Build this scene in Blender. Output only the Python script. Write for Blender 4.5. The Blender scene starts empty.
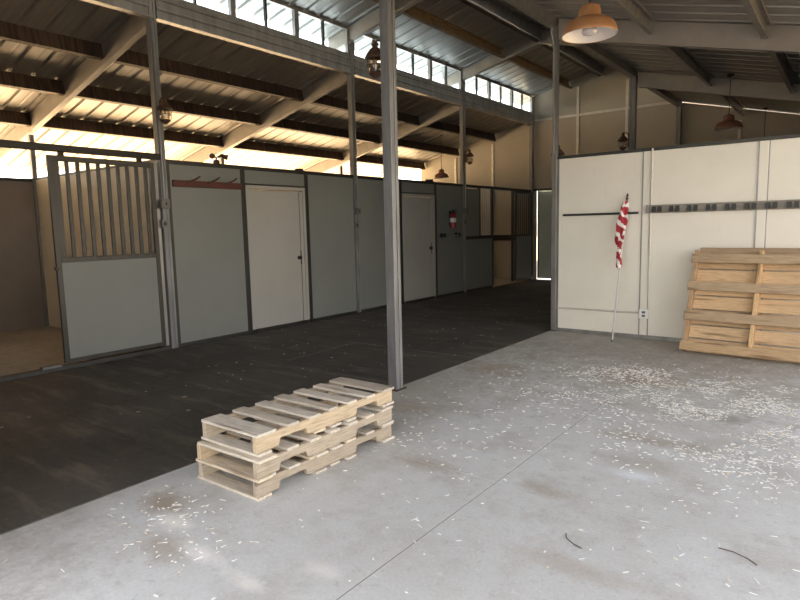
import bpy, math, random
from mathutils import Vector, Matrix, noise as mnoise
random.seed(7)
SC = bpy.context.scene
COL = SC.collection

# ------------------------------------------------------------------ helpers
class MB:
    def __init__(s): s.v = []; s.f = []
    def add(s, vs, fs):
        o = len(s.v); s.v += [tuple(p) for p in vs]; s.f += [tuple(i + o for i in f) for f in fs]; return s
    def box(s, x0, x1, y0, y1, z0, z1, M=None):
        vs = [Vector(p) for p in ((x0,y0,z0),(x1,y0,z0),(x1,y1,z0),(x0,y1,z0),(x0,y0,z1),(x1,y0,z1),(x1,y1,z1),(x0,y1,z1))]
        if M is not None: vs = [M @ p for p in vs]
        return s.add(vs, [(0,3,2,1),(4,5,6,7),(0,1,5,4),(1,2,6,5),(2,3,7,6),(3,0,4,7)])
    def prism(s, prof, a, b, plane='xz'):
        """closed 2-D profile extruded along the third axis from a to b"""
        def P(u, w, t):
            return {'xz': (u, t, w), 'yz': (t, u, w), 'xy': (u, w, t)}[plane]
        n = len(prof)
        vs = [P(u, w, a) for u, w in prof] + [P(u, w, b) for u, w in prof]
        fs = [tuple(range(n)), tuple(range(2*n-1, n-1, -1))]
        fs += [(i, i+n, (i+1) % n + n, (i+1) % n) for i in range(n)]
        return s.add(vs, fs)
    def tube(s, pts, r, n=8, caps=True):
        pts = [Vector(p) for p in pts]
        rs = r if isinstance(r, (list, tuple)) else [r]*len(pts)
        rings = []
        up = None
        for i, p in enumerate(pts):
            d = (pts[min(i+1, len(pts)-1)] - pts[max(i-1, 0)]).normalized()
            if up is None or abs(up.dot(d)) > .98:
                up = Vector((0,0,1)) if abs(d.z) < .9 else Vector((0,1,0))
            u = (up - d*up.dot(d)).normalized(); w = d.cross(u); up = u
            rings.append([p + (u*math.cos(t) + w*math.sin(t))*rs[i] for t in [2*math.pi*k/n for k in range(n)]])
        vs = [q for R in rings for q in R]; fs = []
        for i in range(len(pts)-1):
            for k in range(n):
                a = i*n+k; b = i*n+(k+1) % n
                fs.append((a, b, b+n, a+n))
        if caps:
            fs.append(tuple(range(n-1, -1, -1))); m = (len(pts)-1)*n; fs.append(tuple(range(m, m+n)))
        return s.add(vs, fs)
    def lathe(s, prof, c=(0,0,0), n=32):
        """profile of (radius, z) turned about z"""
        vs = []; fs = []
        for r, z in prof:
            for k in range(n):
                t = 2*math.pi*k/n
                vs.append((c[0]+r*math.cos(t), c[1]+r*math.sin(t), c[2]+z))
        for i in range(len(prof)-1):
            for k in range(n):
                a = i*n+k; b = i*n+(k+1) % n
                fs.append((a, b, b+n, a+n))
        return s.add(vs, fs)
    def build(s, name, mat, parent=None, bevel=0, smooth=False, solid=0, kind=None, label=None):
        me = bpy.data.meshes.new(name)
        me.from_pydata(s.v, [], s.f); me.update()
        import bmesh
        bm = bmesh.new(); bm.from_mesh(me)
        bmesh.ops.recalc_face_normals(bm, faces=bm.faces); bm.to_mesh(me); bm.free()
        o = bpy.data.objects.new(name, me); COL.objects.link(o)
        me.materials.append(mat)
        if smooth:
            for p in me.polygons: p.use_smooth = True
            m = o.modifiers.new('split', 'EDGE_SPLIT'); m.split_angle = math.radians(38)
        if solid:
            m = o.modifiers.new('solid', 'SOLIDIFY'); m.thickness = solid
        if bevel:
            m = o.modifiers.new('bevel', 'BEVEL'); m.width = bevel; m.segments = 2; m.limit_method = 'ANGLE'
        if parent: o.parent = parent
        if kind: o['kind'] = kind
        if label: o['label'] = label
        return o

def tag(o, label, cat, group=None, kind=None):
    o['label'] = label; o['category'] = cat
    if group: o['group'] = group
    if kind: o['kind'] = kind
    return o
def thing(name, loc, label, cat, group=None, rot=(0,0,0)):
    o = bpy.data.objects.new(name, None); COL.objects.link(o)
    o.empty_display_size = .1
    o.location = loc; o.rotation_euler = rot
    return tag(o, label, cat, group)
def dup(root, loc, label, rot=None):
    r = root.copy(); COL.objects.link(r); r.location = loc; r['label'] = label; r.scale = (1,1,1)
    if rot is not None: r.rotation_euler = rot
    for ch in root.children:
        c = ch.copy(); COL.objects.link(c); c.parent = r
        for g in ch.children:
            d = g.copy(); COL.objects.link(d); d.parent = c
    return r

# ------------------------------------------------------------------ materials
def lin(c):
    return tuple(((x/255)/12.92 if x/255 <= .04045 else ((x/255+.055)/1.055)**2.4) for x in c) + (1,)
class NT:
    def __init__(s, name):
        s.m = bpy.data.materials.new(name); s.m.use_nodes = True
        s.t = s.m.node_tree; s.b = s.t.nodes['Principled BSDF']
    def n(s, typ, **kw):
        x = s.t.nodes.new(typ)
        for k, v in kw.items(): setattr(x, k, v)
        return x
    def l(s, a, b): s.t.links.new(a, b)
    def coord(s, scale=(1,1,1), kind='Object'):
        tc = s.n('ShaderNodeTexCoord'); mp = s.n('ShaderNodeMapping'); mp.inputs['Scale'].default_value = scale
        s.l(tc.outputs[kind], mp.inputs['Vector']); return mp.outputs[0]
    def world(s, scale=(1,1,1)):
        g = s.n('ShaderNodeNewGeometry'); mp = s.n('ShaderNodeMapping'); mp.inputs['Scale'].default_value = scale
        s.l(g.outputs['Position'], mp.inputs['Vector']); return mp.outputs[0]
    def noise(s, vec, scale, detail=4, rough=.55):
        x = s.n('ShaderNodeTexNoise'); x.inputs['Scale'].default_value = scale; x.inputs['Detail'].default_value = detail
        x.inputs['Roughness'].default_value = rough
        s.l(vec, x.inputs['Vector']); return x.outputs['Fac']
    def ramp(s, fac, *stops):
        r = s.n('ShaderNodeValToRGB'); e = r.color_ramp.elements
        while len(e) < len(stops): e.new(.5)
        for i, (p, c) in enumerate(stops):
            e[i].position = p; e[i].color = c if len(c) == 4 else tuple(c)+(1,)
        s.l(fac, r.inputs[0]); return r.outputs[0]
    def mix(s, fac, a, b, mode='MIX'):
        x = s.n('ShaderNodeMix', data_type='RGBA', blend_type=mode)
        for v, i in ((fac, 0), (a, 6), (b, 7)):
            if hasattr(v, 'is_linked') or isinstance(v, bpy.types.NodeSocket): s.l(v, x.inputs[i])
            else: x.inputs[i].default_value = v
        return x.outputs[2]
    def math(s, op, a, b=None, clamp=False):
        x = s.n('ShaderNodeMath', operation=op); x.use_clamp = clamp
        for v, i in ((a, 0), (b, 1)):
            if v is None: continue
            if isinstance(v, bpy.types.NodeSocket): s.l(v, x.inputs[i])
            else: x.inputs[i].default_value = v
        return x.outputs[0]
    def set(s, col=None, rough=None, metal=None, bump=None, bstr=.2, bdist=.01):
        for v, k in ((col, 'Base Color'), (rough, 'Roughness'), (metal, 'Metallic')):
            if v is None: continue
            if isinstance(v, bpy.types.NodeSocket): s.l(v, s.b.inputs[k])
            else: s.b.inputs[k].default_value = v
        if bump is not None:
            b = s.n('ShaderNodeBump'); b.inputs['Strength'].default_value = bstr; b.inputs['Distance'].default_value = bdist
            s.l(bump, b.inputs['Height']); s.l(b.outputs[0], s.b.inputs['Normal'])
        return s.m
def sc(c, k): return tuple(min(1, x*k) for x in c[:3]) + (1,)

def mottled(name, c, amt=.15, scale=6, rough=.6, metal=0., streak=(1,1,1), bstr=.0):
    t = NT(name); v = t.world(streak); f = t.noise(v, scale)
    col = t.ramp(f, (.3, sc(c, 1-amt)), (.7, sc(c, 1+amt)))
    return t.set(col, rough, metal, f if bstr else None, bstr)

M = {}
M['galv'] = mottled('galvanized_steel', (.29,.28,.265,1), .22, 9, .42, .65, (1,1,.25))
M['post'] = mottled('post_steel', (.20,.20,.20,1), .25, 14, .42, .3, (1,1,.15))
M['rafter'] = mottled('rafter_steel', (.29,.268,.24,1), .1, 5, .5, .35)
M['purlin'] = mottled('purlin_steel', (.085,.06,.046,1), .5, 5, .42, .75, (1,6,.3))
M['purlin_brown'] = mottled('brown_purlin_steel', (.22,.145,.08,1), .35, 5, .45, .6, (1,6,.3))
M['trim'] = mottled('panel_channel', (.055,.053,.048,1), .15, 10, .45, .6, (1,1,.2))
M['dark'] = mottled('dark_iron', (.028,.026,.023,1), .2, 20, .5, .4)
M['black'] = mottled('black_paint', (.02,.02,.02,1), .2, 20, .45)
M['rust'] = mottled('rusty_iron', (.10,.055,.035,1), .35, 25, .6, .3)
M['copper'] = mottled('copper_enamel', (.34,.165,.07,1), .12, 12, .45, .25)
M['copper_dark'] = mottled('dark_copper_enamel', (.2,.085,.05,1), .15, 12, .5, .2)
M['lampwhite'] = mottled('white_enamel', (.82,.76,.70,1), .04, 8, .35)
M['bulb'] = mottled('frosted_bulb', (.55,.5,.5,1), .04, 8, .2)
M['white'] = mottled('white_plastic', (.8,.8,.78,1), .03, 10, .4)
M['redwood'] = mottled('red_brown_wood', (.085,.018,.011,1), .3, 20, .55, 0, (1,.15,1))
M['red'] = mottled('red_paint', (.26,.018,.022,1), .1, 10, .3)
M['rail'] = mottled('weathered_board', (.24,.215,.18,1), .3, 14, .7, 0, (.2,1,1))
M['jpole'] = mottled('grey_white_pole', (.5,.49,.47,1), .08, 20, .4)
M['jbox'] = mottled('grey_box', (.15,.145,.135,1), .1, 20, .5, .3)

def panel_mat(name, c, amt=.05):
    t = NT(name); v = t.world((1,1,1)); f = t.noise(v, 1.4, 5, .6); g = t.noise(t.world((3,3,.8)), 4, 6, .65)
    col = t.ramp(f, (.3, sc(c, 1-amt)), (.7, sc(c, 1+amt)))
    # faint scuffs and drip stains
    st = t.ramp(g, (.62, (0,0,0)), (.78, (1,1,1)))
    col = t.mix(t.math('MULTIPLY', st, .22), col, sc(c, .62))
    return t.set(col, .55, 0, g, .03)
M['panel'] = panel_mat('grey_stall_panel', (.19,.195,.178,1))
M['door'] = panel_mat('off_white_door', (.36,.345,.31,1))
M['cream'] = panel_mat('cream_wall_panel', (.755,.715,.62,1))
M['far_door'] = panel_mat('green_grey_door', (.60,.65,.57,1))
M['tan'] = panel_mat('tan_end_panel', (.37,.335,.27,1))
M['outer'] = panel_mat('brown_outer_sheet', (.27,.23,.20,1), .1)
M['part'] = panel_mat('stall_lining', (.82,.76,.62,1), .1)

# ribbed roof sheet
t = NT('roof_sheet'); f = t.noise(t.world((.6,6,.6)), 2.5, 5)
M['roof'] = t.set(t.ramp(f, (.3, (.26,.248,.228,1)), (.7, (.345,.33,.31,1))), .40, .55)

M['roof_out'] = mottled('bounce_roof_sheet', (.21,.25,.285,1), .03, 1, .6)  # added unseen sheet, bluish to bounce cool light under the raised roof
M['bright'] = mottled('bright_galvanized', (.60,.57,.50,1), .1, 8, .45, .25)

# wood, grain along local x / local y / local z
def wood(name, c, streak):
    t = NT(name); v = t.coord(streak); oi = t.n('ShaderNodeObjectInfo')
    ad = t.n('ShaderNodeVectorMath', operation='ADD'); t.l(v, ad.inputs[0])
    cx = t.n('ShaderNodeCombineXYZ'); t.l(t.math('MULTIPLY', oi.outputs['Random'], 37.), cx.inputs[0]); t.l(t.math('MULTIPLY', oi.outputs['Random'], 91.), cx.inputs[2])
    t.l(cx.outputs[0], ad.inputs[1]); v = ad.outputs[0]
    g = t.noise(v, 14, 6, .65); big = t.noise(v, 2.2, 3)
    col = t.ramp(g, (.28, sc(c, .62)), (.5, c), (.75, sc(c, 1.22)))
    col = t.mix(t.math('MULTIPLY', t.ramp(big, (.55, (0,0,0)), (.72, (1,1,1))), .45), col, (c[0]*.62, c[1]*.56, c[2]*.5, 1))
    kn = t.n('ShaderNodeTexVoronoi'); kn.inputs['Scale'].default_value = 2.1; t.l(v, kn.inputs['Vector'])
    col = t.mix(t.math('MULTIPLY', t.ramp(kn.outputs['Distance'], (.12, (1,1,1)), (.26, (0,0,0))), .7), col, (c[0]*.3, c[1]*.22, c[2]*.17, 1))
    var = t.ramp(oi.outputs['Random'], (0, (.66,.62,.60,1)), (.35, (.95,.93,.9,1)), (.7, (1,1,1,1)), (1, (1.12,1.02,.86,1)))
    col = t.mix(1., col, var, 'MULTIPLY')
    return t.set(col, .75, 0, g, .25, .004)
PALE = (.63,.575,.49,1); WARM = (.62,.43,.245,1)
M['wood_x'] = wood('pallet_wood_crosswise', PALE, (.6,7,7))
M['wood_y'] = wood('pallet_wood_lengthwise', (.50,.425,.33,1), (7,.6,7))
M['warm_x'] = wood('warm_pallet_wood_crosswise', WARM, (.6,7,7))
M['warm_y'] = wood('warm_pallet_wood_lengthwise', WARM, (7,.6,7))
M['warm_grey'] = wood('grey_pallet_wood_crosswise', (.44,.32,.20,1), (.6,7,7))

# concrete with stains and broad darker areas
def stain_tone(t, base, vec, cx, cy, rx, ry, color, k, nz):
    sep = t.n('ShaderNodeSeparateXYZ'); t.l(vec, sep.inputs[0])
    dx = t.math('DIVIDE', t.math('SUBTRACT', sep.outputs[0], cx), rx); dy = t.math('DIVIDE', t.math('SUBTRACT', sep.outputs[1], cy), ry)
    d = t.math('SQRT', t.math('ADD', t.math('MULTIPLY', dx, dx), t.math('MULTIPLY', dy, dy)))
    d = t.math('ADD', d, t.math('MULTIPLY', t.math('SUBTRACT', nz, .5), 3.6))
    f = t.math('MULTIPLY', t.math('SUBTRACT', 1.25, d, True), k, True)
    return t.mix(f, base, color)
t = NT('concrete'); v = t.world()
big = t.noise(v, .7, 5, .6); mid = t.noise(v, 5, 6, .65); fine = t.noise(v, 60, 3, .6)
col = t.ramp(big, (.3, (.53,.53,.505,1)), (.5, (.63,.645,.635,1)), (.72, (.70,.73,.735,1)))
col = t.mix(t.math('MULTIPLY', t.ramp(mid, (.5, (0,0,0)), (.72, (1,1,1))), .3), col, (.47,.42,.35,1))
blot = t.noise(v, 2.3, 6, .7); speck = t.noise(v, 16, 5, .75)
col = t.mix(t.math('MULTIPLY', t.ramp(blot, (.5, (0,0,0)), (.64, (1,1,1))), .5), col, (.40,.375,.33,1))
col = t.mix(t.math('MULTIPLY', t.ramp(speck, (.56, (0,0,0)), (.66, (1,1,1))), .5), col, (.40,.375,.335,1))
col = t.mix(t.math('MULTIPLY', t.ramp(speck, (.33, (1,1,1)), (.40, (0,0,0))), .4), col, (.86,.86,.83,1))
col = t.mix(.22, col, t.ramp(fine, (.3, (.38,.37,.36,1)), (.7, (.74,.73,.72,1))))
BROWN = (.34,.265,.185,1); OLIVE = (.30,.275,.225,1)  # second tone darkens broad areas at the back and aisle edge
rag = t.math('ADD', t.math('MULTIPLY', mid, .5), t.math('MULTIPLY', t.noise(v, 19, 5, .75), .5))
for a in ((-1.2,8.0,3.4,2.9,OLIVE,.85), (-3.4,4.4,1.0,1.7,OLIVE,.6), (-3.5,.7,.9,.75,(.34,.30,.265,1),.8), (-3.0,1.72,.16,.13,BROWN,.75), (-2.55,1.45,.22,.1,BROWN,.5), (-2.75,1.62,.14,.07,(.88,.86,.80,1),.75), (-2.35,1.52,.16,.06,(.90,.88,.84,1),.8), (-2.0,1.5,.12,.05,(.86,.84,.78,1),.6), (-1.8,1.75,.1,.06,(.85,.83,.77,1),.5), (-2.1,3.0,.25,.1,BROWN,.55), (-1.3,3.05,.2,.08,BROWN,.5),
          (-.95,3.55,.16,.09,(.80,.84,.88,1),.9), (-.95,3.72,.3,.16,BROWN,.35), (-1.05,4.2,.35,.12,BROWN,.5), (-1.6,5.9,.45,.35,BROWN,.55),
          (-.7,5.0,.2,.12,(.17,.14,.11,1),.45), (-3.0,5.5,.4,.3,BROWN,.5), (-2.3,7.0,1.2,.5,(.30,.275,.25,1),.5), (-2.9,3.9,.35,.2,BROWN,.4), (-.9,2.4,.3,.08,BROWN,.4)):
    col = stain_tone(t, col, v, a[0], a[1], a[2], a[3], a[4], a[5], rag)
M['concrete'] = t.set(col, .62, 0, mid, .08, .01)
# dirty rubber pavers down the aisle
t = NT('aisle_mat'); v = t.world(); big = t.noise(v, .9, 5, .6); mid = t.noise(v, 7, 6, .7)
col = t.ramp(big, (.3, (.044,.041,.037,1)), (.7, (.095,.086,.074,1)))
col = t.mix(t.math('MULTIPLY', t.ramp(mid, (.52, (0,0,0)), (.75, (1,1,1))), .45), col, (.16,.135,.105,1))
col = t.mix(t.ramp(t.noise(v, 38, 2), (.66, (0,0,0)), (.76, (.5,.5,.5))), col, (.24,.21,.17,1))
drag = t.noise(t.world((.35,1.6,1)), 3.2, 6, .7)
col = t.mix(t.math('MULTIPLY', t.ramp(drag, (.52, (0,0,0)), (.66, (1,1,1))), .75), col, (.17,.148,.12,1))
col = t.mix(t.math('MULTIPLY', t.ramp(drag, (.33, (1,1,1)), (.42, (0,0,0))), .6), col, (.028,.024,.021,1))
M['mat'] = t.set(col, .7, 0, mid, .2, .01)
t = NT('stall_dirt'); v = t.world(); big = t.noise(v, 1.2, 5, .6); mid = t.noise(v, 8, 6, .7)
col = t.ramp(big, (.3, (.36,.32,.28,1)), (.7, (.50,.45,.39,1)))
col = t.mix(t.math('MULTIPLY', t.ramp(mid, (.5, (0,0,0)), (.7, (1,1,1))), .5), col, (.20,.165,.13,1))
M['dirt'] = t.set(col, .9, 0, mid, .4, .02)
M['hill'] = mottled('dry_hillside', (.16,.10,.055,1), .3, .5, .95)
M['joint'] = mottled('joint_filler', (.17,.13,.095,1), .3, 8, .95)
M['sidedirt'] = mottled('side_yard_dirt', (.33,.24,.13,1), .15, .6, .95)
M['yard_shade'] = mottled('shaded_yard', (.07,.065,.06,1), .2, .8, .95)  # yard kept dark in its colour to stand in for shade there
M['ground'] = mottled('desert_ground', (.66,.475,.275,1), .15, .6, .95)
t = NT('straw'); oi = t.noise(t.world(), 31, 1)
M['straw'] = t.set(t.ramp(oi, (.34, (.70,.58,.40,1)), (.42, (.93,.89,.80,1)), (.5, (.97,.96,.94,1))), .8)
# window glass: clear pane with a Fresnel sheen
t = NT('window_glass')
tr = t.n('ShaderNodeBsdfTransparent'); tr.inputs[0].default_value = (.90,.95,.97,1)
gl = t.n('ShaderNodeBsdfGlossy'); gl.inputs['Roughness'].default_value = .03
mx = t.n('ShaderNodeMixShader'); mx.inputs[0].default_value = .08
t.l(tr.outputs[0], mx.inputs[1]); t.l(gl.outputs[0], mx.inputs[2])
t.l(mx.outputs[0], t.t.nodes['Material Output'].inputs[0]); M['glass'] = t.m
t = NT('lantern_glass')
tr = t.n('ShaderNodeBsdfTransparent'); tr.inputs[0].default_value = (.85,.78,.66,1)
gl = t.n('ShaderNodeBsdfGlossy'); gl.inputs['Roughness'].default_value = .08
mx = t.n('ShaderNodeMixShader'); mx.inputs[0].default_value = .22
t.l(tr.outputs[0], mx.inputs[1]); t.l(gl.outputs[0], mx.inputs[2]); t.l(mx.outputs[0], t.t.nodes['Material Output'].inputs[0]); M['lglass'] = t.m
# striped furled flag
t = NT('striped_cloth'); v = t.coord(); sep = t.n('ShaderNodeSeparateXYZ'); t.l(v, sep.inputs[0])
w = t.math('ADD', t.math('MULTIPLY', sep.outputs[2], 40.), t.math('MULTIPLY', sep.outputs[0], 38.))
w = t.math('ADD', w, t.math('MULTIPLY', t.noise(v, 9, 3), 13.))
M['flag'] = t.set(t.ramp(t.math('ADD', t.math('MULTIPLY', t.math('SINE', w), .5), .5), (.55, (.36,.025,.035,1)), (.62, (.78,.72,.68,1))), .8)

# ------------------------------------------------------------------ layout (metres; y runs down the aisle)
XO, XL, XR, XE = -10.65, -7.0, -3.36, .30      # outer stall wall, stall fronts, right post line, right eave line
XC = (XL+XR)/2
YS = [.65, 4.30, 7.95, 11.60, 15.25]
BAY = ['front bay', 'second bay', 'third bay', 'end bay']
SL = .245
def zl(x): return 4.30 + SL*(x-XL)             # undersides of the roof sheets
def zr(x): return 4.22 - SL*(x-XR)
def zm(x): return 4.86 + SL*((x-XL) if x < XC else (XR-x))
Y0, Y1 = .54, 15.55

# ---- ground and floors
MB().box(-60, XO-.3, -60, 70, -.4, -.06).build('ground', M['ground'], kind='structure')
MB().box(XO-.3, 60, -60, 3.2, -.4, -.06).build('ground_yard', M['yard_shade'], kind='structure')
MB().box(XO-.3, 2.4, 3.2, 70, -.4, -.06).build('ground_apron', M['yard_shade'], kind='structure')
MB().box(2.4, 60, 3.2, 70, -.4, -.06).build('ground_side', M['sidedirt'], kind='structure')
MB().box(XR, 2.0, -1.5, 15.3, -.055, -.0015).build('floor_base', M['joint'], kind='structure')
fl = MB()
xs = [XR, -1.6, 2.0]; ys = [-1.5, 3.0, 7.95, 15.3]
for i in range(2):
    for j in range(3):
        g = .0028; h = .0012
        fl.box(xs[i]+(g if i else 0), xs[i+1]-g, ys[j]+h, ys[j+1]-h, -.05, 0)
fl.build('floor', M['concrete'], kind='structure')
fm = MB()
yy = -1.5
k = 0
while yy < 15.3:                               # rubber pavers with open seams
    y2 = min(yy+1.22, 15.3)
    off = 0 if k % 2 else .9
    cuts = [XL+.02] + [c for c in (XL+.02+off, XL+.02+off+1.83) if XL+.1 < c < XR-.1] + [XR-.004]
    for a, b in zip(cuts, cuts[1:]):
        fm.box(a+.003, b-.003, yy+.003, y2-.003, -.05, .002+.003*random.random())
    yy = y2; k += 1
fm.build('floor_aisle', M['mat'], bevel=.003, kind='structure')
MB().box(XO, XL-.02, YS[0], 15.2, -.055, -.005).build('floor_stalls', M['dirt'], kind='structure')

hm = MB(); rh = random.Random(3); vs = []
N = 60
for k in range(N+1):
    y = -30+k*2.; h = 4.2+1.0*math.sin(k*.31)+.6*math.sin(k*.83+1)+.3*rh.random()
    vs += [(-58, y, -.4), (-63-2*math.sin(k*.5), y, h*.75), (-70, y, h), (-85, y, -.4)]
hm.add(vs, [(4*k+j, 4*k+j+1, 4*k+j+5, 4*k+j+4) for k in range(N) for j in range(3)])
hm.build('hills', M['hill'], kind='structure', smooth=True)

# ---- roofs (ribbed sheets)
def ribbed(name, xa, za, xb, zb, y0, y1):
    prof = []
    y = y0
    while y < y1-.31:
        prof += [(y, 0), (y+.115, 0), (y+.135, .004), (y+.155, 0), (y+.235, 0), (y+.25, .034), (y+.28, .034), (y+.295, 0)]
        y += .305
    prof.append((y1, 0))
    m = MB(); n = len(prof)
    vs = [(xa, p, za+h) for p, h in prof] + [(xb, p, zb+h) for p, h in prof]
    m.add(vs, [(i, i+1, i+1+n, i+n) for i in range(n-1)])
    o = m.build(name, M['roof'], kind='structure')
    md = o.modifiers.new('solid', 'SOLIDIFY'); md.thickness = .003; md.offset = 1
    m2 = MB().add([(x, y_, z+.045) for x, y_, z in ((xa,y0,za),(xb,y0,zb),(xb,y1,zb),(xa,y1,za))], [(0,1,2,3)])
    k = m2.build('bounce_sheet', M['roof_out'], o); md = k.modifiers.new('solid', 'SOLIDIFY'); md.thickness = .004; md.offset = 0
    return o
ribbed('ceiling_left', -13.1, zl(-13.1), XL-.03, zl(XL-.03), Y0, Y1)
ribbed('ceiling_right', XR+.03, zr(XR+.03), XE+.80, zr(XE+.80), Y0, Y1)
ribbed('ceiling_raised_left', XL-.5, zm(XL-.5), XC-.005, zm(XC-.005), Y0, Y1)
ribbed('ceiling_raised_right', XC+.005, zm(XC+.005), XR+.5, zm(XR+.5), Y0, Y1)

# ---- steel frame: posts, rafters, purlins, beams - each its own thing
def cpost(w, z0, z1):
    """lipped double-channel post, seam on the +x and -x sides"""
    h = w/2; g = .006; d = .012
    prof = [(-h,-h),(h,-h),(h,h*.15-g),(h-d,h*.15-g),(h-d,h*.15+g),(h,h*.15+g),(h,h),(-h,h),(-h,h*.15+g),(-h+d,h*.15+g),(-h+d,h*.15-g),(-h,h*.15-g)]
    return MB().prism(prof, z0, z1, 'xy')
def post(x, y, z1, label, w=.095, group='steel posts along the aisle', plate=True):
    o = thing('steel_post', (x, y, 0), label, 'post', group)
    cpost(w, .006, z1).build('column', M['galv' if w < .075 else 'post'], o, bevel=.004)
    if plate:
        p = MB().box(-w*.75, w*.75, -w*.75, w*.75, 0, .008)
        p.build('base_plate', M['rust'], o)
    return o
where = ['at the front of the barn', 'nearest post', 'at the end of the cream wall', 'behind the cream wall', 'at the far end']
lab_r = ['square steel post on the right of the aisle beside the camera, out of view',
         'tall grey steel post standing alone on the floor edge behind the pallet stack',
         'tall grey steel post at the left corner of the cream wall',
         'grey steel post rising behind the cream wall with a lantern',
         'grey steel post against the far end wall, right of the aisle']
lab_l = ['grey steel post at the front of the stall row, out of view',
         'grey steel stall post between the barred gate and the wooden rack',
         'grey steel stall post between the two off-white doors',
         'grey steel stall post just right of the fire extinguisher',
         'grey steel stall post in the far left corner of the aisle']
for i, y in enumerate(YS):
    yy = y if i < 4 else y-.12
    post(XR + (.035 if i == 2 else .016 if i == 1 else 0), yy, 4.12, lab_r[i], .07 if i == 2 else .10)
    post(XL, yy, 4.10, lab_l[i], .09, 'steel posts in the stall fronts')
lab_o = ['out of view at the front', 'behind the open stall doorway', 'in the second stall', 'in the third stall', 'in the far corner']
for i, y in enumerate(YS[:4]):
    post(XO+.02, y-.02, zl(XO)-.30, 'thin outer steel stall post under the low left eave, ' + lab_o[i], .07, 'outer stall posts', False)
for i, y in enumerate(YS[:4]):
    if i < 2 or i == 2: post(XE, y, zr(XE)-.30, 'steel post at the right eave, ' + ['beside the camera', 'off to the right of the view', 'at the right end of the cream wall'][i], .09, 'right eave posts')

def rafter(x0, zf, x1, y, depth, label, group, cut=.0):
    d0 = zf(x0)-.004; d1 = zf(x1)-.004
    m = MB().prism([(x0, d0), (x1, d1), (x1, d1-depth), (x0, d0-depth)], y-.045, y+.045, 'xz')
    o = m.build('rafter', M['rafter'], bevel=.006)
    return tag(o, label, 'rafter', group)
NTH = ['front', 'second', 'third', 'fourth']
seen_l = ['front rafter of the low left roof, out of view', 'pale sloping rafter over the open stall doorway, top left', 'pale sloping rafter over the first off-white door', 'pale sloping rafter over the second off-white door, beyond the lone post']
seen_r = ['front rafter of the right roof, out of view', 'rafter of the right roof directly above the lone post line', 'grey rafter of the right roof running behind the large near pendant lamp', 'grey rafter of the right roof above the small far pendant lamp']
seen_m = ['front rafter of the raised roof, out of view', 'rafter of the raised roof above the lone post', 'pale rafter of the raised roof meeting the window row just left of the lone post', 'pale rafter of the raised roof meeting the window row right of the lone post']
for i, y in enumerate(YS[:4]):
    rafter(-13.0, zl, XL-.052, y, .27, seen_l[i], 'rafters of the low left roof')
    rafter(XR+.08, zr, XE+.75, y, .27, seen_r[i], 'rafters of the right roof')
    m = MB().prism([(XL-.45, zm(XL-.45)-.004), (XC, zm(XC)-.004), (XR+.45, zm(XR+.45)-.004), (XR+.45, zm(XR+.45)-.23), (XC, zm(XC)-.26), (XL-.45, zm(XL-.45)-.23)], y-.045, y+.045, 'xz')
    tag(m.build('rafter', M['rafter'], bevel=.006), seen_m[i], 'rafter', 'rafters of the raised roof')
    # gusset studs carrying the raised roof on top of the posts
def csec(x, z, s, depth=.2, fl=.065, th=.004, sl=SL):
    """lipped C section, web plane at x, top at z, flanges towards s*x, tilted with the roof"""
    lip = .02
    p = [(0,0),(fl,0),(fl,-lip),(fl-th,-lip),(fl-th,-th),(th,-th),(th,-depth+th),(fl-th,-depth+th),(fl-th,-depth+lip),(fl,-depth+lip),(fl,-depth),(0,-depth)]
    a = math.atan(sl); ca, sa = math.cos(a), math.sin(a)
    out = []
    for u, w in p:
        u *= s
        out.append((x + u*ca - w*sa, z + u*sa + w*ca))
    return out
def purlin(x, zf, s, i, label, group, sl, depth=.2, mat='purlin'):
    m = MB().prism(csec(x, zf(x)-.003, s, depth, sl=sl), YS[i]+.0455, (YS[i+1]-.0455) if i < 3 else YS[4]-.03, 'xz')
    return tag(m.build('purlin', M[mat]), label, 'purlin', group)
rows_l = [(-8.15, 'highest row'), (-9.33, 'middle row'), (-10.55, 'lowest row')]
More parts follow.
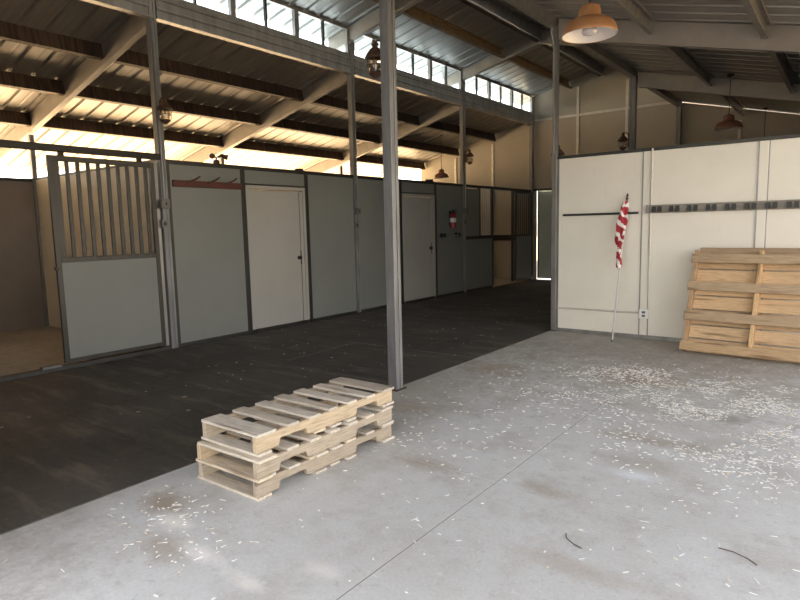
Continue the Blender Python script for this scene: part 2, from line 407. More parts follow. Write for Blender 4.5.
for i in range(4):
    for x, nm in rows_l:
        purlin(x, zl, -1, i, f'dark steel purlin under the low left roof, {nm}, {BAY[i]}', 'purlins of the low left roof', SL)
    for x, nm in ((-2.09, 'row nearest the aisle'), (-.90, 'middle row'), (.30, 'row over the right eave posts')):
        purlin(x, zr, 1, i, f'grey steel purlin under the right roof, {nm}, {BAY[i]}', 'purlins of the right roof', -SL, .155, 'galv')
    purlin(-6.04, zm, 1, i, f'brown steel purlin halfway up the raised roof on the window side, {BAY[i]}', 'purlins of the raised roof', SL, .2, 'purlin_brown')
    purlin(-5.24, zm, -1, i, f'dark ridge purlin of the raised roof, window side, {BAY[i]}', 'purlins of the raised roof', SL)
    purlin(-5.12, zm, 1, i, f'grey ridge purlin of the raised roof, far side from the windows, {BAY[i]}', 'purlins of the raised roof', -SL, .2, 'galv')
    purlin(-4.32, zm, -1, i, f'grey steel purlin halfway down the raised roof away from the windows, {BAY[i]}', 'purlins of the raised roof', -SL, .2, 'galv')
    # beams under the clerestories
    ya, yb = YS[i]+.055, YS[i+1]-.055
    if i == 3: yb = YS[4]-.12
    for X, s, side in ((XL, 1, 'window row above the stalls'), (XR, -1, 'clerestory over the right post line')):
        prof = [(X-s*.05, 4.10), (X+s*.06, 4.10), (X+s*.06, 4.125), (X+s*.045, 4.13), (X+s*.045, 4.20), (X+s*.06, 4.21), (X+s*.06, 4.23), (X+s*.045, 4.24), (X+s*.045, 4.32), (X+s*.06, 4.33), (X+s*.06, 4.36), (X+s*.03, 4.365), (X+s*.03, 4.40), (X-s*.05, 4.40)]
        tag(MB().prism(prof, ya, yb, 'xz').build('eave_beam', M['galv']), f'long grooved galvanized beam under the {side}, {BAY[i]}', 'beam', 'beams carrying the raised roof')
        z = zm(X-s*.0)-.022
        tag(MB().box(X-.035, X+.035, ya, yb, 4.845, z+.014).build('eave_strut', M['galv']), f'slim steel strut along the top of the {side}, {BAY[i]}', 'strut', 'eave struts of the raised roof')
for X, side in ((XL, 'window side'), (XR, 'right side')):
    for i, y in enumerate(YS):
        yy = y if i < 4 else y-.06
        z1 = 4.60 if i < 4 else 4.84
        tag(cpost(.085, 4.105 if X == XL else 4.125, z1).build('stub_post', M['galv'], bevel=.003), f'short steel stub post carrying the raised roof, {side}, ' + ['front frame', 'second frame', 'third frame', 'fourth frame', 'end wall'][i], 'post', 'stub posts of the raised roof').location = (X, yy, 0)

# ---- clerestory windows
wn = 0
for X in (XL, XR):
    for i in range(4):
        span = (YS[i]+.05, YS[i+1]-.05 if i < 3 else YS[4]-.12)
        L = (span[1]-span[0])/3
        for k in range(3):
            wn += 1
            a = span[0]+k*L; b = a+L
            j = .042; z0, z1 = 4.402, 4.842
            fm = MB()
            fm.box(X-.03, X+.03, a, a+j, z0, z1).box(X-.03, X+.03, b-j, b, z0, z1)
            fm.box(X-.03, X+.03, a+j, b-j, z0, z0+.03).box(X-.03, X+.03, a+j, b-j, z1-.03, z1)
            w = fm.build(f'window_{wn}', M['galv'], kind='structure')
            c = (a+b)/2
            MB().box(X-.02, X+.022, c-.016, c+.016, z0+.03, z1-.03).build('mullion', M['trim'], w)
            MB().box(X-.004, X+.004, a+j, c-.016, z0+.03, z1-.03).build('pane', M['glass'], w)
            MB().box(X-.004, X+.004, c+.016, b-j, z0+.03, z1-.03).build('pane', M['glass'], w)

# ---- far end wall
YE = YS[4]
ew = MB()
T = .04
def epoly(pts): ew.prism(pts, YE, YE+T, 'xz')
epoly([(XO-.04,-.3),(XL+.1,-.3),(XL+.1,2.4),(XO-.04,2.4)])
epoly([(XR-.14,-.3),(XE+.04,-.3),(XE+.04,2.4),(XR-.14,2.4)])
g = .014
epoly([(XO-.04,2.4),(XL,2.4),(XL,4.298),(XO-.04,zl(XO-.04)-.001)])
epoly([(XR,2.4),(XE+.04,2.4),(XE+.04,zr(XE+.04)-g),(XR,4.22-g)])
epoly([(XL,2.4),(XR,2.4),(XR,4.858),(XC,zm(XC)-.001),(XL,4.858)])
wb = ew.build('wall_back', M['tan'], kind='structure')
xs = [XL-2.44, XL-1.22, XL-.06, XL+1.22, XL+2.44, XR-.03, XR+1.22, XR+2.44]
for x in xs:
    top = (zl(x)-.24) if x < XL-.1 else (zm(x)-.24 if XL < x < XR-.1 else (zr(x)-.26 if x > XR else 4.1))
    if x <= XL or x >= XR-.1: z0 = 0
    else: z0 = 2.45
    MB().box(x-.035, x+.035, YE-.028, YE-.002, z0, top).build('stud', M['bright'], wb, bevel=.004)
MB().box(XL+.06, XR-.06, YE-.04, YE-.03, 4.20, 4.26).build('girt', M['bright'], wb)
MB().box(XL+.0, XR, YE-.05, YE-.002, 2.385, 2.44).build('header', M['trim'], wb)
MB().box(XO, XL-.05, YE-.05, YE-.03, 1.06, 1.22).build('dark_band', M['dark'], wb)  # dark band across the far stall at mid height
d3 = MB().box(XL+.106, XR+.05, YE+.055, YE+.095, .03, 2.39).build('door_3', M['far_door'], kind='structure')
MB().box(XL+.106, XL+.145, YE+.047, YE+.055, .04, 2.385).build('stile', M['trim'], d3)

# ---- outer stall wall and partitions
wo = MB().box(XO-.04, XO, YS[0], YE, -.3, 2.36).build('wall_outer', M['outer'], kind='structure')
MB().box(XO-.05, XO+.02, YS[0], YE, 2.36, 2.41).build('top_channel', M['trim'], wo)
for y0 in [YS[0]+1.22*k for k in range(2, 12)]:
    MB().box(XO, XO+.012, y0-.03, y0+.03, 0, 2.36).build('stanchion', M['trim'], wo)
for i, y in enumerate(YS[:4]):
    p = MB().box(XO, XL-.05, y-.02, y+.02, 0, 2.39).build('wall_partition', M['part'], kind='structure')
    MB().box(XO, XL-.05, y-.03, y+.03, 2.39, 2.42).build('top_channel', M['trim'], p)

# ---- unseen front gable, added to cut light on the floor and stall fronts
fw = MB().prism([(XO-.04,-.3),(XR-.06,-.3),(XR-.06,4.9),(XC,zm(XC)-.02),(XL,4.85),(XL,4.28),(XO-.04,zl(XO-.04)-.02)], YS[0]-.14, YS[0]-.10, 'xz').build('wall_front_blocker', M['tan'], kind='structure')

# ---- stall fronts: panels, stanchions, top channel
WL = []                                        # one wall per bay, standing between the posts
for pans in ([(.70,1.25,.05,2.36)],
             [(4.36,5.50,.05,2.36),(5.58,6.74,2.175,2.36),(6.82,7.895,.05,2.36)],
             [(8.005,9.22,.05,2.36),(9.30,10.42,2.175,2.36),(10.50,11.545,.05,2.36)],
             [(11.655,12.90,.05,1.20),(11.66,12.28,1.26,2.33)]):
    wl = MB()
    for a, b, z0, z1 in pans: wl.box(XL-.02, XL+.02, a, b, z0, z1)
    WL.append(wl.build('wall_left', M['panel'], kind='structure'))
def stan(k, y, w=.07, z1=2.38, x=.028): MB().box(XL-x, XL+x, y-w/2, y+w/2, .05, z1).build('stanchion', M['trim'], WL[k], bevel=.004)
stan(1, 5.54); stan(1, 6.78); stan(2, 9.26); stan(2, 10.46)
stan(3, 12.93); stan(3, 14.02, .05); stan(0, 1.28, .06); stan(1, 4.375, .045)
for k, (a, b) in enumerate(((0,0), (4.352,7.898), (8.002,11.548), (11.652,15.03))):
    if k: MB().box(XL-.035, XL+.035, a, b, 2.36, 2.415).build('top_channel', M['trim'], WL[k])
    if k: MB().box(XL-.03, XL+.03, a, min(b, 12.9), 0, .05).build('base_channel', M['trim'], WL[k])
MB().box(XL-.045, XL+.05, .7, 4.245, 0, .045).build('threshold', M['trim'], WL[0])
MB().box(XL-.03, XL+.03, 11.655, 12.90, 1.19, 1.26).build('mid_rail', M['dark'], WL[3])
for k in range(6):
    y = 12.36+k*.095
    MB().tube([(XL, y, 1.26), (XL, y, 2.36)], .011, 8).build('bar', M['galv'], WL[3])
MB().box(XL-.03, XL+.03, 12.28, 12.33, 1.26, 2.36).build('stanchion', M['trim'], WL[3])

# ---- doors 1 and 2
for n, (a, b) in enumerate(((5.58, 6.74), (9.30, 10.42))):
    dr = MB().box(XL-.02, XL+.012, a+.055, b-.13, .02, 2.08).build(f'door_{n+1}', M['door'], kind='structure', bevel=.003)
    fr = MB().box(XL-.03, XL+.03, a, a+.05, 0, 2.10).box(XL-.03, XL+.03, b-.055, b, 0, 2.10).box(XL-.03, XL+.03, a, b, 2.10, 2.15)
    fr.build('door_frame', M['door'], dr, bevel=.003)
    MB().box(XL-.025, XL+.02, b-.117, b-.058, .02, 2.08).build('jamb_board', M['door'], dr, bevel=.003)
    MB().box(XL-.03, XL+.035, a, b, 2.15, 2.17).build('head_trim', M['trim'], dr)
    kn = MB().tube([(XL+.012, b-.17, 1.06), (XL+.03, b-.17, 1.06), (XL+.035, b-.17, 1.06), (XL+.06, b-.17, 1.06), (XL+.07, b-.17, 1.06)], [.03,.03,.012,.028,.02], 12)
    kn.build('door_knob', M['dark'], dr, smooth=True)
    MB().box(XL+.005, XL+.02, b-.128, b-.119, .95, 1.17).build('strike_plate', M['dark'], dr)

# ---- sliding barred stall gates
def gate(y0, y1, n, label, wide=False, zt=2.355):
    w = y1-y0
    o = thing('stall_gate', (XL+.055, y0, 0), label, 'gate', 'barred stall gates')
    s = .055
    fr = MB().box(-.02, .02, 0, s, .075, zt).box(-.02, .02, w-s, w, .075, zt)
    fr.box(-.02, .02, s, w-s, .075, .12).box(-.02, .02, s, w-s, zt-.06, zt).box(-.02, .02, s, w-s, 1.195, 1.25)
    fr.build('frame', M['trim'], o, bevel=.004)
    MB().box(-.012, .012, s, w-s, .12, 1.195).build('lower_panel', M['panel'], o)
    st = .09 if wide else 0.
    if wide: MB().box(-.015, .015, s, s+.06, 1.25, zt-.06).build('inner_stile', M['trim'], o)
    for k in range(n):
        y = s + st + (k+.5)*(w-2*s-st)/n
        MB().box(-.013, .013, y-.021, y+.021, 1.25, zt-.06).build('bar', M['trim'], o, bevel=.005)
    return o
g1 = gate(2.93, 4.16, 9, 'grey sliding stall gate with vertical bars beside the open stall doorway at left', True)
MB().box(.02, .05, -.03, .02, 1.12, 1.15).build('latch', M['dark'], g1)
for y in (.15, 1.05):
    MB().box(-.012, .012, y-.03, y+.03, 2.35, 2.392).build('hanger', M['dark'], g1)
g2 = gate(14.05, 15.06, 8, 'grey sliding stall gate with vertical bars in the far left corner of the aisle')
# the door track
tr = MB().prism([(XL+.025,2.395),(XL+.085,2.395),(XL+.085,2.47),(XL+.025,2.47)], .7, 4.25, 'xz').build('sliding_track', M['dark'], bevel=.006)
tag(tr, 'dark steel sliding track above the barred gate and open stall doorway', 'track')
tr = MB().prism([(XL-.03,2.34),(XL+.03,2.34),(XL+.03,2.36),(XL-.03,2.36)], 13.0, 15.1, 'xz')
MB().box(XL-.03, XL+.05, 2.70, 2.90, 0.045, .07).build('floor_guide', M['jbox'], WL[0])
# steel strip standing in for the bright gap right of the gate
MB().box(XL-.03, XL+.0, 4.19, 4.245, .05, 2.38).build('gap_strip', M['galv'], WL[0])

# ---- cream wall and tack-room walls
cw = MB().box(XR+.05, XE-.06, 7.94, 7.98, 0, 2.37).build('wall_right', M['cream'], kind='structure')
MB().box(XR+.05, XE-.06, 7.925, 7.99, 2.37, 2.41).build('top_channel', M['trim'], cw)
MB().box(XR+.05, XE-.06, 7.928, 7.938, 0, .05).build('base_strip', M['galv'], cw)
for x in (-2.11, -.86):
    MB().box(x-.045, x+.045, 7.926, 7.938, .05, 2.37).build('seam_channel', M['cream'], cw, bevel=.004)
    for s in (-.052, .052):
        MB().box(x+s-.006, x+s+.006, 7.93, 7.94, .05, 2.37).build('seam_edge', M['galv'], cw)
MB().box(XR+.055, XR+.10, 7.925, 7.938, 0, 2.37).build('edge_channel', M['galv'], cw)
MB().tube([(XR+.10, 7.92, .335), (-2.16, 7.92, .335)], .011, 8).build('conduit', M['bright'], cw)
MB().tube([(-2.05, 7.916, .38), (-2.05, 7.916, 2.4)], .011, 8).build('conduit', M['bright'], cw)
MB().box(XR+.06, XR+.10, 8.0, YE-.03, 0, 2.4).build('wall_tack_room', M['panel'], kind='structure')
MB().box(XE+.05, XE+.09, 7.99, YE, 0, zr(XE+.09)-.01).build('wall_tack_room_outer', M['cream'], kind='structure')  # unseen wall, raised to the roof to block side light on the end wall

# ---- electrics
ob = thing('outlet_box', (-2.10, 7.895, .27), 'white electrical outlet box low on the cream wall', 'outlet')
MB().box(-.055, .055, 0, .03, 0, .115).build('box', M['white'], ob, bevel=.004)
for z in (.035, .08): MB().box(-.02, .02, -.004, 0, z-.014, z+.014).build('socket', M['jbox'], ob)
for y, z, lab in ((4.275, 1.80, 'small grey switch box on the stall post beside the barred gate'), (7.95, 1.74, 'small grey switch box on the stall post between the two off-white doors'), (11.60, 1.77, 'small grey switch box on the stall post right of the fire extinguisher')):
    sb = thing('switch_box', (XL+.05, y, z), lab, 'switch', 'switch boxes on the stall posts')
    MB().box(0, .05, -.06, .055, 0, .115).build('box', M['jbox'], sb, bevel=.006)
    MB().box(.05, .056, -.04, .035, .02, .095).build('cover', M['jbox'], sb)
    MB().box(.056, .066, -.01, .005, .045, .07).build('toggle', M['dark'], sb)
    pl = thing('post_plate', (XL+.046, y-.005, z-.24), lab.replace('small grey switch box', 'dark slotted latch plate low') , 'plate', 'latch plates on the stall posts')
    MB().box(0, .008, -.04, .04, 0, .1).build('plate', M['jbox'], pl); MB().box(.008, .012, -.018, .018, .03, .07).build('slot', M['black'], pl)
    cd = MB().tube([(XL+.062, y+.005, z+.12), (XL+.062, y+.005, 4.05)], .012, 8).build('conduit', M['galv'], smooth=True)
    tag(cd, lab.replace('small grey switch box on', 'thin vertical conduit running up'), 'conduit', 'conduits on the stall posts')
cd = MB().tube([(XR+.035, 7.90, 2.45), (XR+.035, 7.90, 3.75), (XR+.02, 7.895, 3.92), (XR-.01, 7.89, 4.02), (XR-.01, 7.89, 4.12)], .011, 8).build('conduit', M['galv'], smooth=True)
tag(cd, 'thin conduit running up the post at the cream wall corner', 'conduit')

# ---- lanterns on the posts
def lantern():
    o = thing('wall_lantern', (0,0,0), 'x', 'lantern', 'rusty caged lanterns on the posts')
    # hangs at +x from a post face at x = 0; z = 0 is the bottom
    MB().box(0, .02, -.03, .03, .06, .30).build('back_plate', M['rust'], o, bevel=.004)
    MB().tube([(.015,0,.27),(.05,0,.315),(.09,0,.325),(.11,0,.30)], .009, 8).build('bracket_arm', M['rust'], o, smooth=True)
    c = (.115, 0, 0)
    MB().lathe([(0,.335),(.012,.33),(.016,.315),(.03,.305),(.034,.29),(.024,.283),(.026,.27),(.05,.25),(.088,.20),(.095,.185),(.088,.178),(.07,.18),(0,.19)], c, 24).build('hood', M['rust'], o, smooth=True)
    MB().lathe([(.05,.178),(.06,.15),(.062,.11),(.055,.06),(.045,.05)], c, 20).build('glass', M['lglass'], o, smooth=True)
    MB().lathe([(0,.0),(.02,.003),(.03,.015),(.05,.03),(.065,.045),(.06,.055),(0,.055)], c, 20).build('base', M['rust'], o, smooth=True)
    cg = MB()
    for k in range(6):
        a = k*math.pi/3
        cg.tube([(c[0]+r*math.cos(a), r*math.sin(a), z) for r, z in ((.06,.045),(.076,.09),(.076,.14),(.07,.18))], .0035, 5)
    pts = [(c[0]+.077*math.cos(a), .077*math.sin(a), .115) for a in [2*math.pi*k/20 for k in range(21)]]
    cg.tube(pts, .0035, 5)
    cg.build('cage', M['rust'], o)
    MB().lathe([(0,.165),(.014,.16),(.02,.135),(.016,.11),(.01,.09),(0,.088)], c, 14).build('bulb', M['bulb'], o, smooth=True)
    return o
ln = lantern()
PI = math.pi
ln.location = (XR-.038, 4.33, 2.83); ln.rotation_euler = (0,0,PI)
ln['label'] = 'rusty caged lantern on the left side of the lone post, nearest lantern'
dup(ln, (XR, 8.002, 2.27), 'rusty caged lantern half hidden behind the post where the cream wall begins', (0,0,PI/2))
dup(ln, (XR-.052, 11.58, 2.82), 'rusty caged lantern seen over the top of the cream wall')
dup(ln, (XL+.05, 4.30, 2.82), 'rusty caged lantern on the stall post beside the barred gate', (0,0,0))
dup(ln, (XL+.05, 11.62, 2.83), 'rusty caged lantern on the stall post right of the fire extinguisher', (0,0,0))

# ---- pendant lamps
def pendant(loc, ztop, label, d=.41, mat='copper'):
    o = thing('pendant_lamp', loc, label, 'lamp', 'barn pendant lamps')
    R = d/2
    MB().lathe([(R,0),(R*1.01,.006),(R*.985,.03),(R*.93,.065),(R*.84,.092),(R*.68,.112),(R*.48,.122),(R*.425,.13),(R*.40,.15),(R*.385,.195),(R*.33,.212),(R*.15,.222),(R*.1,.235),(0,.24)], n=40).build('shade', M[mat], o, smooth=True)
    MB().lathe([(R*.985,.004),(R*.965,.03),(R*.90,.062),(R*.80,.084),(R*.64,.102),(R*.2,.108),(0,.108)], n=40).build('reflector', M['lampwhite'], o, smooth=True)
    MB().lathe([(R*.30,.107),(R*.31,.08),(R*.24,.06),(0,.06)], n=24).build('socket', M['rust'], o, smooth=True)
    MB().lathe([(0,.002),(R*.12,.004),(R*.25,.014),(R*.29,.03),(R*.26,.05),(R*.14,.07),(0,.072)], n=24).build('bulb', M['bulb'], o, smooth=True)
    MB().tube([(0,0,.23),(0,0,ztop-loc[2]-.03)], .006, 8).build('cord', M['black'], o)
    MB().lathe([(0,ztop-loc[2]),(.05,ztop-loc[2]),(.05,ztop-loc[2]-.02),(.02,ztop-loc[2]-.035),(0,ztop-loc[2]-.035)], n=16).build('ceiling_mount', M['rust'], o, smooth=True)
    return o
pendant((-1.70, 4.70, 2.92), zr(-1.72), 'copper-coloured barn pendant lamp hanging nearest the camera at top right', .41)
pendant((-1.735, 11.2, 2.97), zr(-1.735), 'dark copper pendant lamp hanging above the cream wall at right', .41, 'copper_dark')
pendant((-1.62, 14.8, 2.75), zr(-1.62), 'pendant lamp whose cord drops behind the cream wall at far right', .41, 'copper_dark')
pendant((-8.74, 13.4, 2.76), zl(-8.74), 'small dark pendant lamp hanging over the far left stall', .38, 'copper_dark')
cd = MB().tube([(-9.2, 13.33, zl(-9.2)-.015), (-8.27, 13.33, zl(-8.27)-.015)], .012, 6).build('conduit', M['lampwhite']); tag(cd, 'pale conduit along the low left roof above the small pendant lamp', 'conduit')
cd = MB().tube([(-3.2, 11.2, zr(-3.2)-.015), (-2.19, 11.2, zr(-2.19)-.015)], .012, 6).build('conduit', M['galv']); tag(cd, 'grey conduit along the right roof leading to the dark copper pendant lamp', 'conduit')

# ---- things on the stall fronts
sr = thing('saddle_rack', (XL+.022, 4.42, 2.08), 'long red-brown wooden rack with three angled pegs high on the stall front', 'rack')
MB().box(0, .035, 0, 1.07, 0, .085).build('board', M['redwood'], sr, bevel=.005)
for y in (.28, .58, .86):
    MB().tube([(.03, y-.07, .055), (.12, y, .10), (.17, y+.03, .135)], [.014,.012,.011], 8).build('peg', M['rust'], sr, smooth=True)
fe = thing('fire_extinguisher', (XL+.022, 11.0, 1.46), 'small red fire extinguisher hung on the grey stall front', 'extinguisher')
c = (.085, 0, 0)
MB().lathe([(0,0),(.06,.0),(.07,.012),(.07,.25),(.06,.29),(.03,.315),(.022,.33),(0,.33)], c, 24).build('cylinder', M['red'], fe, smooth=True)
MB().lathe([(.0705,.12),(.0715,.12),(.0715,.21),(.0705,.21)], c, 24).build('paper_label', M['white'], fe, smooth=True)
MB().lathe([(0,.325),(.028,.325),(.028,.355),(.018,.37),(0,.37)], c, 16).build('valve', M['dark'], fe, smooth=True)
MB().box(.07, .19, -.012, .012, .375, .39).box(.07, .18, -.012, .012, .345, .357).build('handle', M['dark'], fe, bevel=.003)
MB().tube([(.085,.02,.345),(.09,.075,.34),(.1,.095,.28),(.1,.09,.18),(.1,.082,.08)], .011, 8).build('hose', M['black'], fe, smooth=True)
MB().box(0, .018, -.03, .03, .05, .36).build('wall_bracket', M['dark'], fe)
br = thing('blanket_bar', (XL+.022, 10.95, 1.31), 'black bar between two round brackets below the fire extinguisher', 'bar')
for y in (-.29, .29):
    MB().tube([(0,y,0),(.02,y,0),(.025,y,0),(.09,y,0),(.10,y,0)], [.055,.055,.025,.025,.05], 14).build('bracket', M['black'], br, smooth=True)
MB().tube([(.075,-.29,-.01),(.075,.29,-.01)], .012, 8).build('rod', M['galv'], br)
fl_ = thing('flood_light', (XL, 5.13, 2.415), 'small twin-headed flood light on top of the stall front above the wooden rack', 'light')
MB().box(-.03, .03, -.03, .03, 0, .05).tube([(0,0,.05),(0,0,.09)], .012, 8).build('base', M['dark'], fl_)
for s in (-1, 1):
    MB().tube([(.0, s*.02, .09), (.03, s*.07, .11), (.07, s*.11, .09), (.085, s*.125, .085)], [.014,.02,.035,.037], 12).build('lamp_head', M['rust'], fl_, smooth=True)
cp = thing('cap_fitting', (XL, 6.66, 2.415), 'small dark cap on top of the stall front above the nearer off-white door', 'fitting'); MB().lathe([(0,.03),(.06,.028),(.07,.012),(.07,0),(0,0)], n=16).build('cap', M['dark'], cp, smooth=True)
cp = thing('cap_fitting', (XL, 10.27, 2.415), 'small dark cap on top of the stall front above the farther off-white door', 'fitting'); MB().lathe([(0,.04),(.08,.036),(.09,.012),(.09,0),(0,0)], n=16).build('cap', M['dark'], cp, smooth=True)
wr = MB().tube([(XL, 7.63, 2.415), (XL, 7.63, 2.53)], .01, 6).build('pipe_stub', M['dark']); tag(wr, 'thin dark pipe stub on top of the stall front left of the lone post', 'pipe')

# ---- things on the cream wall
hb = thing('hook_bar', (-3.19, 7.9, 1.60), 'thin black hook bar on the left of the cream wall behind the flag', 'bar')
MB().box(0, .99, 0, .022, 0, .028).build('bar', M['black'], hb, bevel=.003)
for x in (.08, .31, .62, .9): MB().box(x-.012, x+.012, .02, .04, .002, .026).build('standoff', M['black'], hb)
RL0 = 0
rk = thing('bridle_rack', (-2.10, 7.905, 1.605), 'long grey-brown wall rack with pairs of dark hook brackets on the cream wall', 'rack')
RL = 2.22
MB().box(0, RL, 0, .022, 0, .10).build('back_board', M['rail'], rk, bevel=.003)
MB().box(0, .028, -.028, 0, 0.0, .10).build('end_block', M['rail'], rk, bevel=.003)
for k in range(11):
    for dx in (0, .068):
        x = .09 + k*.2025 + dx
        if x > RL-.03: continue
        m = MB().box(x-.022, x+.022, -.012, 0, .012, .082).box(x-.018, x+.018, -.05, -.012, .012, .026).box(x-.018, x+.018, -.056, -.048, .012, .05)
        m.build('hook_bracket', M['black'], rk)

# ---- furled flag on its pole
p0 = Vector((-2.372, 7.523, .0)); p1 = Vector((-2.335, 7.885, 1.80))
ax = (p1-p0); Lp = ax.length
fg = thing('furled_flag', p0, 'red and white striped flag furled on a white pole leaning on the cream wall', 'flag')
q = Vector((0,0,1)).rotation_difference(ax.normalized()); fg.rotation_mode = 'QUATERNION'; fg.rotation_quaternion = q
MB().tube([(0,0,.012),(0,0,Lp)], .0095, 10).build('pole', M['jpole'], fg, smooth=True)
MB().lathe([(0,0),(.012,.0),(.016,.012),(.014,.03),(0,.03)], n=12).build('foot', M['jbox'], fg, smooth=True)
MB().lathe([(0,Lp+.07),(.006,Lp+.06),(.016,Lp+.035),(.008,Lp+.012),(.018,Lp),(.0125,Lp-.02)], n=12).build('finial', M['rust'], fg, smooth=True)
m = MB(); n = 20; R = 34; vs = []; fs = []
for i in range(R+1):
    u = i/R; z = Lp-.03 - u*.86
    base = (.020 + .034*math.sin(math.pi*min(1, u*1.5))**.7*(1 if u < .4 else 1) ) * (1-.25*u) + (.012 if u > .45 else 0)
    if i == 0: base = .016
    cx = -.022*math.sin(u*3.1) - .012
    for k in range(n):
        a = 2*math.pi*k/n
        r = base*(1 + .28*math.sin(3*a+u*7) + .18*math.sin(5*a-u*13))
        vs.append((cx + r*math.cos(a)*1.05, r*math.sin(a)*.62-.01, z + .012*math.sin(a*2+u*20)))
for i in range(R):
    for k in range(n): fs.append((i*n+k, i*n+(k+1) % n, (i+1)*n+(k+1) % n, (i+1)*n+k))
fs.append(tuple(range(n))); fs.append(tuple(range(R*n, R*n+n)))
m.add(vs, fs); m.build('cloth', M['flag'], fg, smooth=True)
MB().box(-.10, .0, -.012, -.004, Lp-.46, Lp-.452).build('clip', M['rust'], fg)

# ---- pallets
def board(m, x0, x1, y0, y1, z0, z1): return m.box(x0, x1, y0, y1, z0, z1)
def stringer_profile(L, h, nl=.23, nd=.042):
    a = .16; b = L-.16-nl
    p = [(0,0)]
    for s in (a, b):
        p += [(s,0),(s+.015,nd),(s+nl-.015,nd),(s+nl,0)]
    p += [(L,0),(L,h),(0,h)]
    return p
PW, PL = .55, 1.22
def half_pallet(loc, label, seed, rot=0., near=.14, PW=.55):
    rnd = random.Random(seed)
    o = thing('pallet', loc, label, 'pallet', 'stacked wooden pallets', (0,0,rot))
    tb, hs, tt = .016, .092, .018
    for x in (.0, PW-.038):
        MB().prism(stringer_profile(PL, hs), x+.002, x+.036, 'yz').build('stringer', M['wood_y'], o, bevel=.003)
    for s in o.children: s.location.z = tb
    widths = [near, .09, .088, .085, .09, .085, .13]
    gap = (PL-sum(widths))/(len(widths)-1); y = 0
    for w in widths:
        ex = rnd.uniform(-.008, .012)
        MB().box(.004+ex, PW+.014+ex, y-.004, y+w-.004, tb+hs, tb+hs+tt+rnd.uniform(-.001,.001)).build('deck_board', M['wood_x'], o, bevel=.003)
        y += w+gap
    for a, w in ((-.004,.10), (.44,.10), (.58,.09), (.72,.09), (PL-.12,.125)):
        ex = rnd.uniform(-.006, .018)
        MB().box(-.012, PW+.006+ex, a, a+w, 0, tb).build('bottom_board', M['wood_x'], o, bevel=.003)
    return o
HP = .1265
half_pallet((-3.125, 2.03, .0), 'pallet at the bottom of the stack, on the concrete floor', 1)
half_pallet((-3.085, 2.0, HP+.0005), 'pallet in the middle of the stack, between two others', 2, math.radians(.6))
half_pallet((-3.075, 2.04, 2*HP+.001), 'topmost pallet of the stack, with open slats on top', 3, 0, .14, .505)

# pallet leaning on the cream wall: built lying, then tipped up; local x along its width, local y up its height
LW, LH = 1.37, 1.20
lean = math.radians(69.5)
lp = thing('pallet', (-1.515, 7.40, .0), 'large warm-toned wooden pallet leaning on its edge against the cream wall', 'pallet', None, (lean, 0, math.radians(-4)))
rnd = random.Random(5)
# front (towards the camera) is local +z after tipping
tb = .018; hs = .092
for k, x in enumerate((0, LW/2-.02, LW-.04)):
    MB().prism([(0,0),(LH,0),(LH,hs),(0,hs)], x, x+.04, 'yz').build('stringer', M['warm_y'], lp, bevel=.003)
for i, y in enumerate((.0, .355, .71, 1.045)):
    MB().box(-.02, LW+.02, y, y+.105, hs, hs+tb).build('bottom_board', M['warm_grey'], lp, bevel=.003)
y = .01
ws = [.145, .145, .165, .15, .14, .145, .14, .10]
gap = (LH+.05-sum(ws))/(len(ws)-1)
for k, w in enumerate(ws):
    MB().box(.0 + (.03 if k == 7 else -.01), LW+.01, y, y+w, -.02, 0).build('deck_board', M['warm_grey' if k == 7 else 'warm_x'], lp, bevel=.003)
    y += w+gap

# ---- straw and shavings (nobody could count them)
def flakes(name, spots, label, n_in, zz=.0):
    m = MB(); rnd = random.Random(11)
    for cx, cy, rx, ry, n in spots:
        for _ in range(n):
            x = rnd.gauss(cx, rx); y = rnd.gauss(cy, ry)
            if not n_in(x, y): continue
            if n > 100 and mnoise.noise(Vector((x*2.1, y*2.1, 3.))) + .6*mnoise.noise(Vector((x*6, y*6, 1.))) < .75*(rnd.random()-.5): continue
            L = rnd.choice((.01,.012,.016,.02,.026,.03,.045)); w = rnd.uniform(.0025,.0045) if L > .022 else rnd.uniform(.005,.010)
            a = rnd.uniform(0, math.pi); tl = rnd.uniform(0,.12)
            T = Matrix.Translation((x, y, zz+.0015+L*.5*math.sin(tl))) @ Matrix.Rotation(a, 4, 'Z') @ Matrix.Rotation(tl, 4, 'Y')
            m.box(-L/2, L/2, -w/2, w/2, 0, .0018, T)
    o = m.build(name, M['straw']); return tag(o, label, 'straw', None, 'stuff')
on_c = lambda x, y: XR+.05 < x < .2 and y < 7.3 and not (-3.2 < x < -2.54 and 1.98 < y < 3.28)
flakes('straw', [(-1.0,5.2,.7,.6,1800), (-.55,4.7,.45,.5,1700), (-.3,5.5,.45,.45,1700), (-1.55,5.95,.35,.25,1200), (-1.0,5.9,.3,.2,400), (-.9,5.1,.15,.1,220), (-1.5,5.0,.3,.15,220), (-.5,3.9,.2,.2,160), (-.75,4.1,.12,.1,70), (-1.0,3.9,1.,.7,120), (-2.6,5.2,.4,.6,110),
    (-2.2,3.9,.6,.7,90), (-2.9,1.72,.16,.10,60), (-2.55,1.5,.2,.1,45), (-2.2,3.3,.3,.4,50), (-1.4,2.4,.7,.4,25), (-2.3,1.4,.5,.35,20), (-.5,2.7,.3,.3,30), (-2.6,3.2,.12,.3,30)],
    'pale straw and wood shavings scattered over the concrete floor', on_c)
flakes('straw', [(-4.6,4.5,.9,2.,70), (-5,8,1.,2.,60)], 'sparse straw bits scattered over the dark aisle floor', lambda x, y: XL+.2 < x < XR-.05 and not (-3.5 < x), .006)
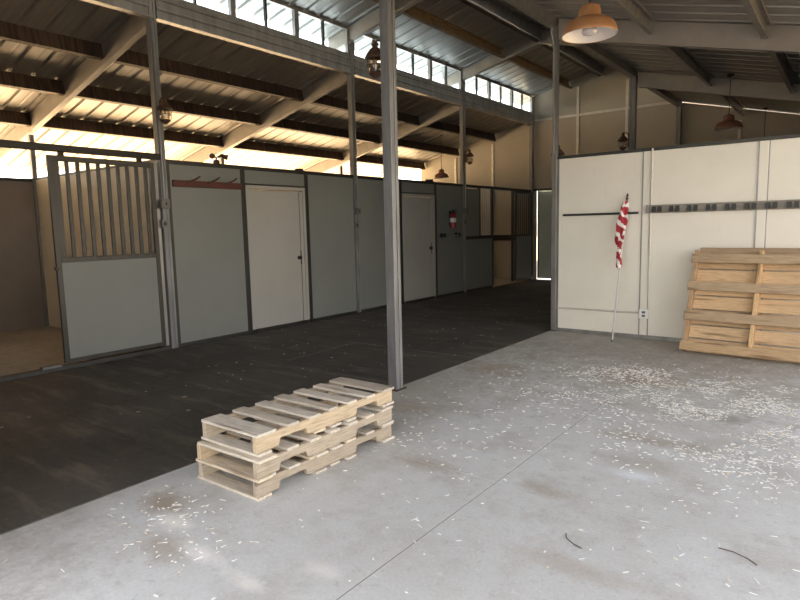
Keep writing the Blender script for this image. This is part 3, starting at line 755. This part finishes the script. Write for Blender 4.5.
# a few curled twigs
for pts, lab in (([(-1.04,2.66,.003),(-1.02,2.61,.008),(-.97,2.58,.005),(-.93,2.57,.003)], 'thin curved dark twig on the concrete in the middle foreground'),
                 ([(-.42,2.93,.003),(-.36,2.92,.008),(-.30,2.90,.005),(-.26,2.87,.003)], 'thin dark twig on the concrete at the right edge of the foreground')):
    tag(MB().tube(pts, .0025, 6).build('twig', M['rust'], smooth=True), lab, 'twig')

# ------------------------------------------------------------------ light
w = bpy.data.worlds.new('sky'); SC.world = w; w.use_nodes = True
nt = w.node_tree; sk = nt.nodes.new('ShaderNodeTexSky'); sk.sky_type = 'NISHITA'
SUN_EL, SUN_AZ = math.radians(48), math.radians(-62)       # azimuth from +y towards +x
sk.sun_disc = False; sk.sun_elevation = SUN_EL; sk.sun_rotation = SUN_AZ; sk.altitude = 400; sk.dust_density = 2.0; sk.ozone_density = 1.0
hz = nt.nodes.new('ShaderNodeMix'); hz.data_type = 'RGBA'; hz.inputs[0].default_value = .74      # hazy, whitish desert sky
bwn = nt.nodes.new('ShaderNodeRGBToBW'); nt.links.new(sk.outputs[0], bwn.inputs[0])
wm = nt.nodes.new('ShaderNodeMix'); wm.data_type = 'RGBA'; wm.blend_type = 'MULTIPLY'; wm.inputs[0].default_value = 1; wm.inputs[7].default_value = (1.12,1.0,.86,1)
nt.links.new(bwn.outputs[0], wm.inputs[6]); nt.links.new(sk.outputs[0], hz.inputs[6]); nt.links.new(wm.outputs[2], hz.inputs[7])
nt.links.new(hz.outputs[2], nt.nodes['Background'].inputs[0]); nt.nodes['Background'].inputs[1].default_value = .36
sl = bpy.data.lights.new('sun', 'SUN'); sl.energy = 20.0; sl.angle = math.radians(.6); sl.color = (1,.93,.82)
so = bpy.data.objects.new('sun', sl); COL.objects.link(so)
d = Vector((math.sin(SUN_AZ)*math.cos(SUN_EL), math.cos(SUN_AZ)*math.cos(SUN_EL), math.sin(SUN_EL)))
so.rotation_euler = d.to_track_quat('Z', 'Y').to_euler(); so.location = d*40

# ------------------------------------------------------------------ camera
cam = bpy.data.cameras.new('camera'); co = bpy.data.objects.new('camera', cam); COL.objects.link(co); SC.camera = co
cam.sensor_width = 36; cam.lens = 36*597/800; cam.clip_start = .05; cam.clip_end = 300
def nrm(v): return v.normalized()
Yc = Vector((456,-83,597)).normalized(); Xc = Vector((790,55,-597)); Xc = (Xc - Yc*Xc.dot(Yc)).normalized()
flip = lambda v: Vector((v.x, -v.y, -v.z))
Xb, Yb = flip(Xc), flip(Yc); Zb = Xb.cross(Yb)
co.matrix_world = Matrix.Translation((0,0,1.5)) @ Matrix((Xb, Yb, Zb)).to_4x4()

# ------------------------------------------------------------------ view
SC.view_settings.view_transform = 'Standard'; SC.view_settings.look = 'None'; SC.view_settings.gamma = 1
SC.view_settings.exposure = 1.6
SC.cycles.use_denoising = True
SC.cycles.max_bounces = 12; SC.cycles.diffuse_bounces = 8; SC.cycles.transparent_max_bounces = 12
SC.cycles.sample_clamp_indirect = 8
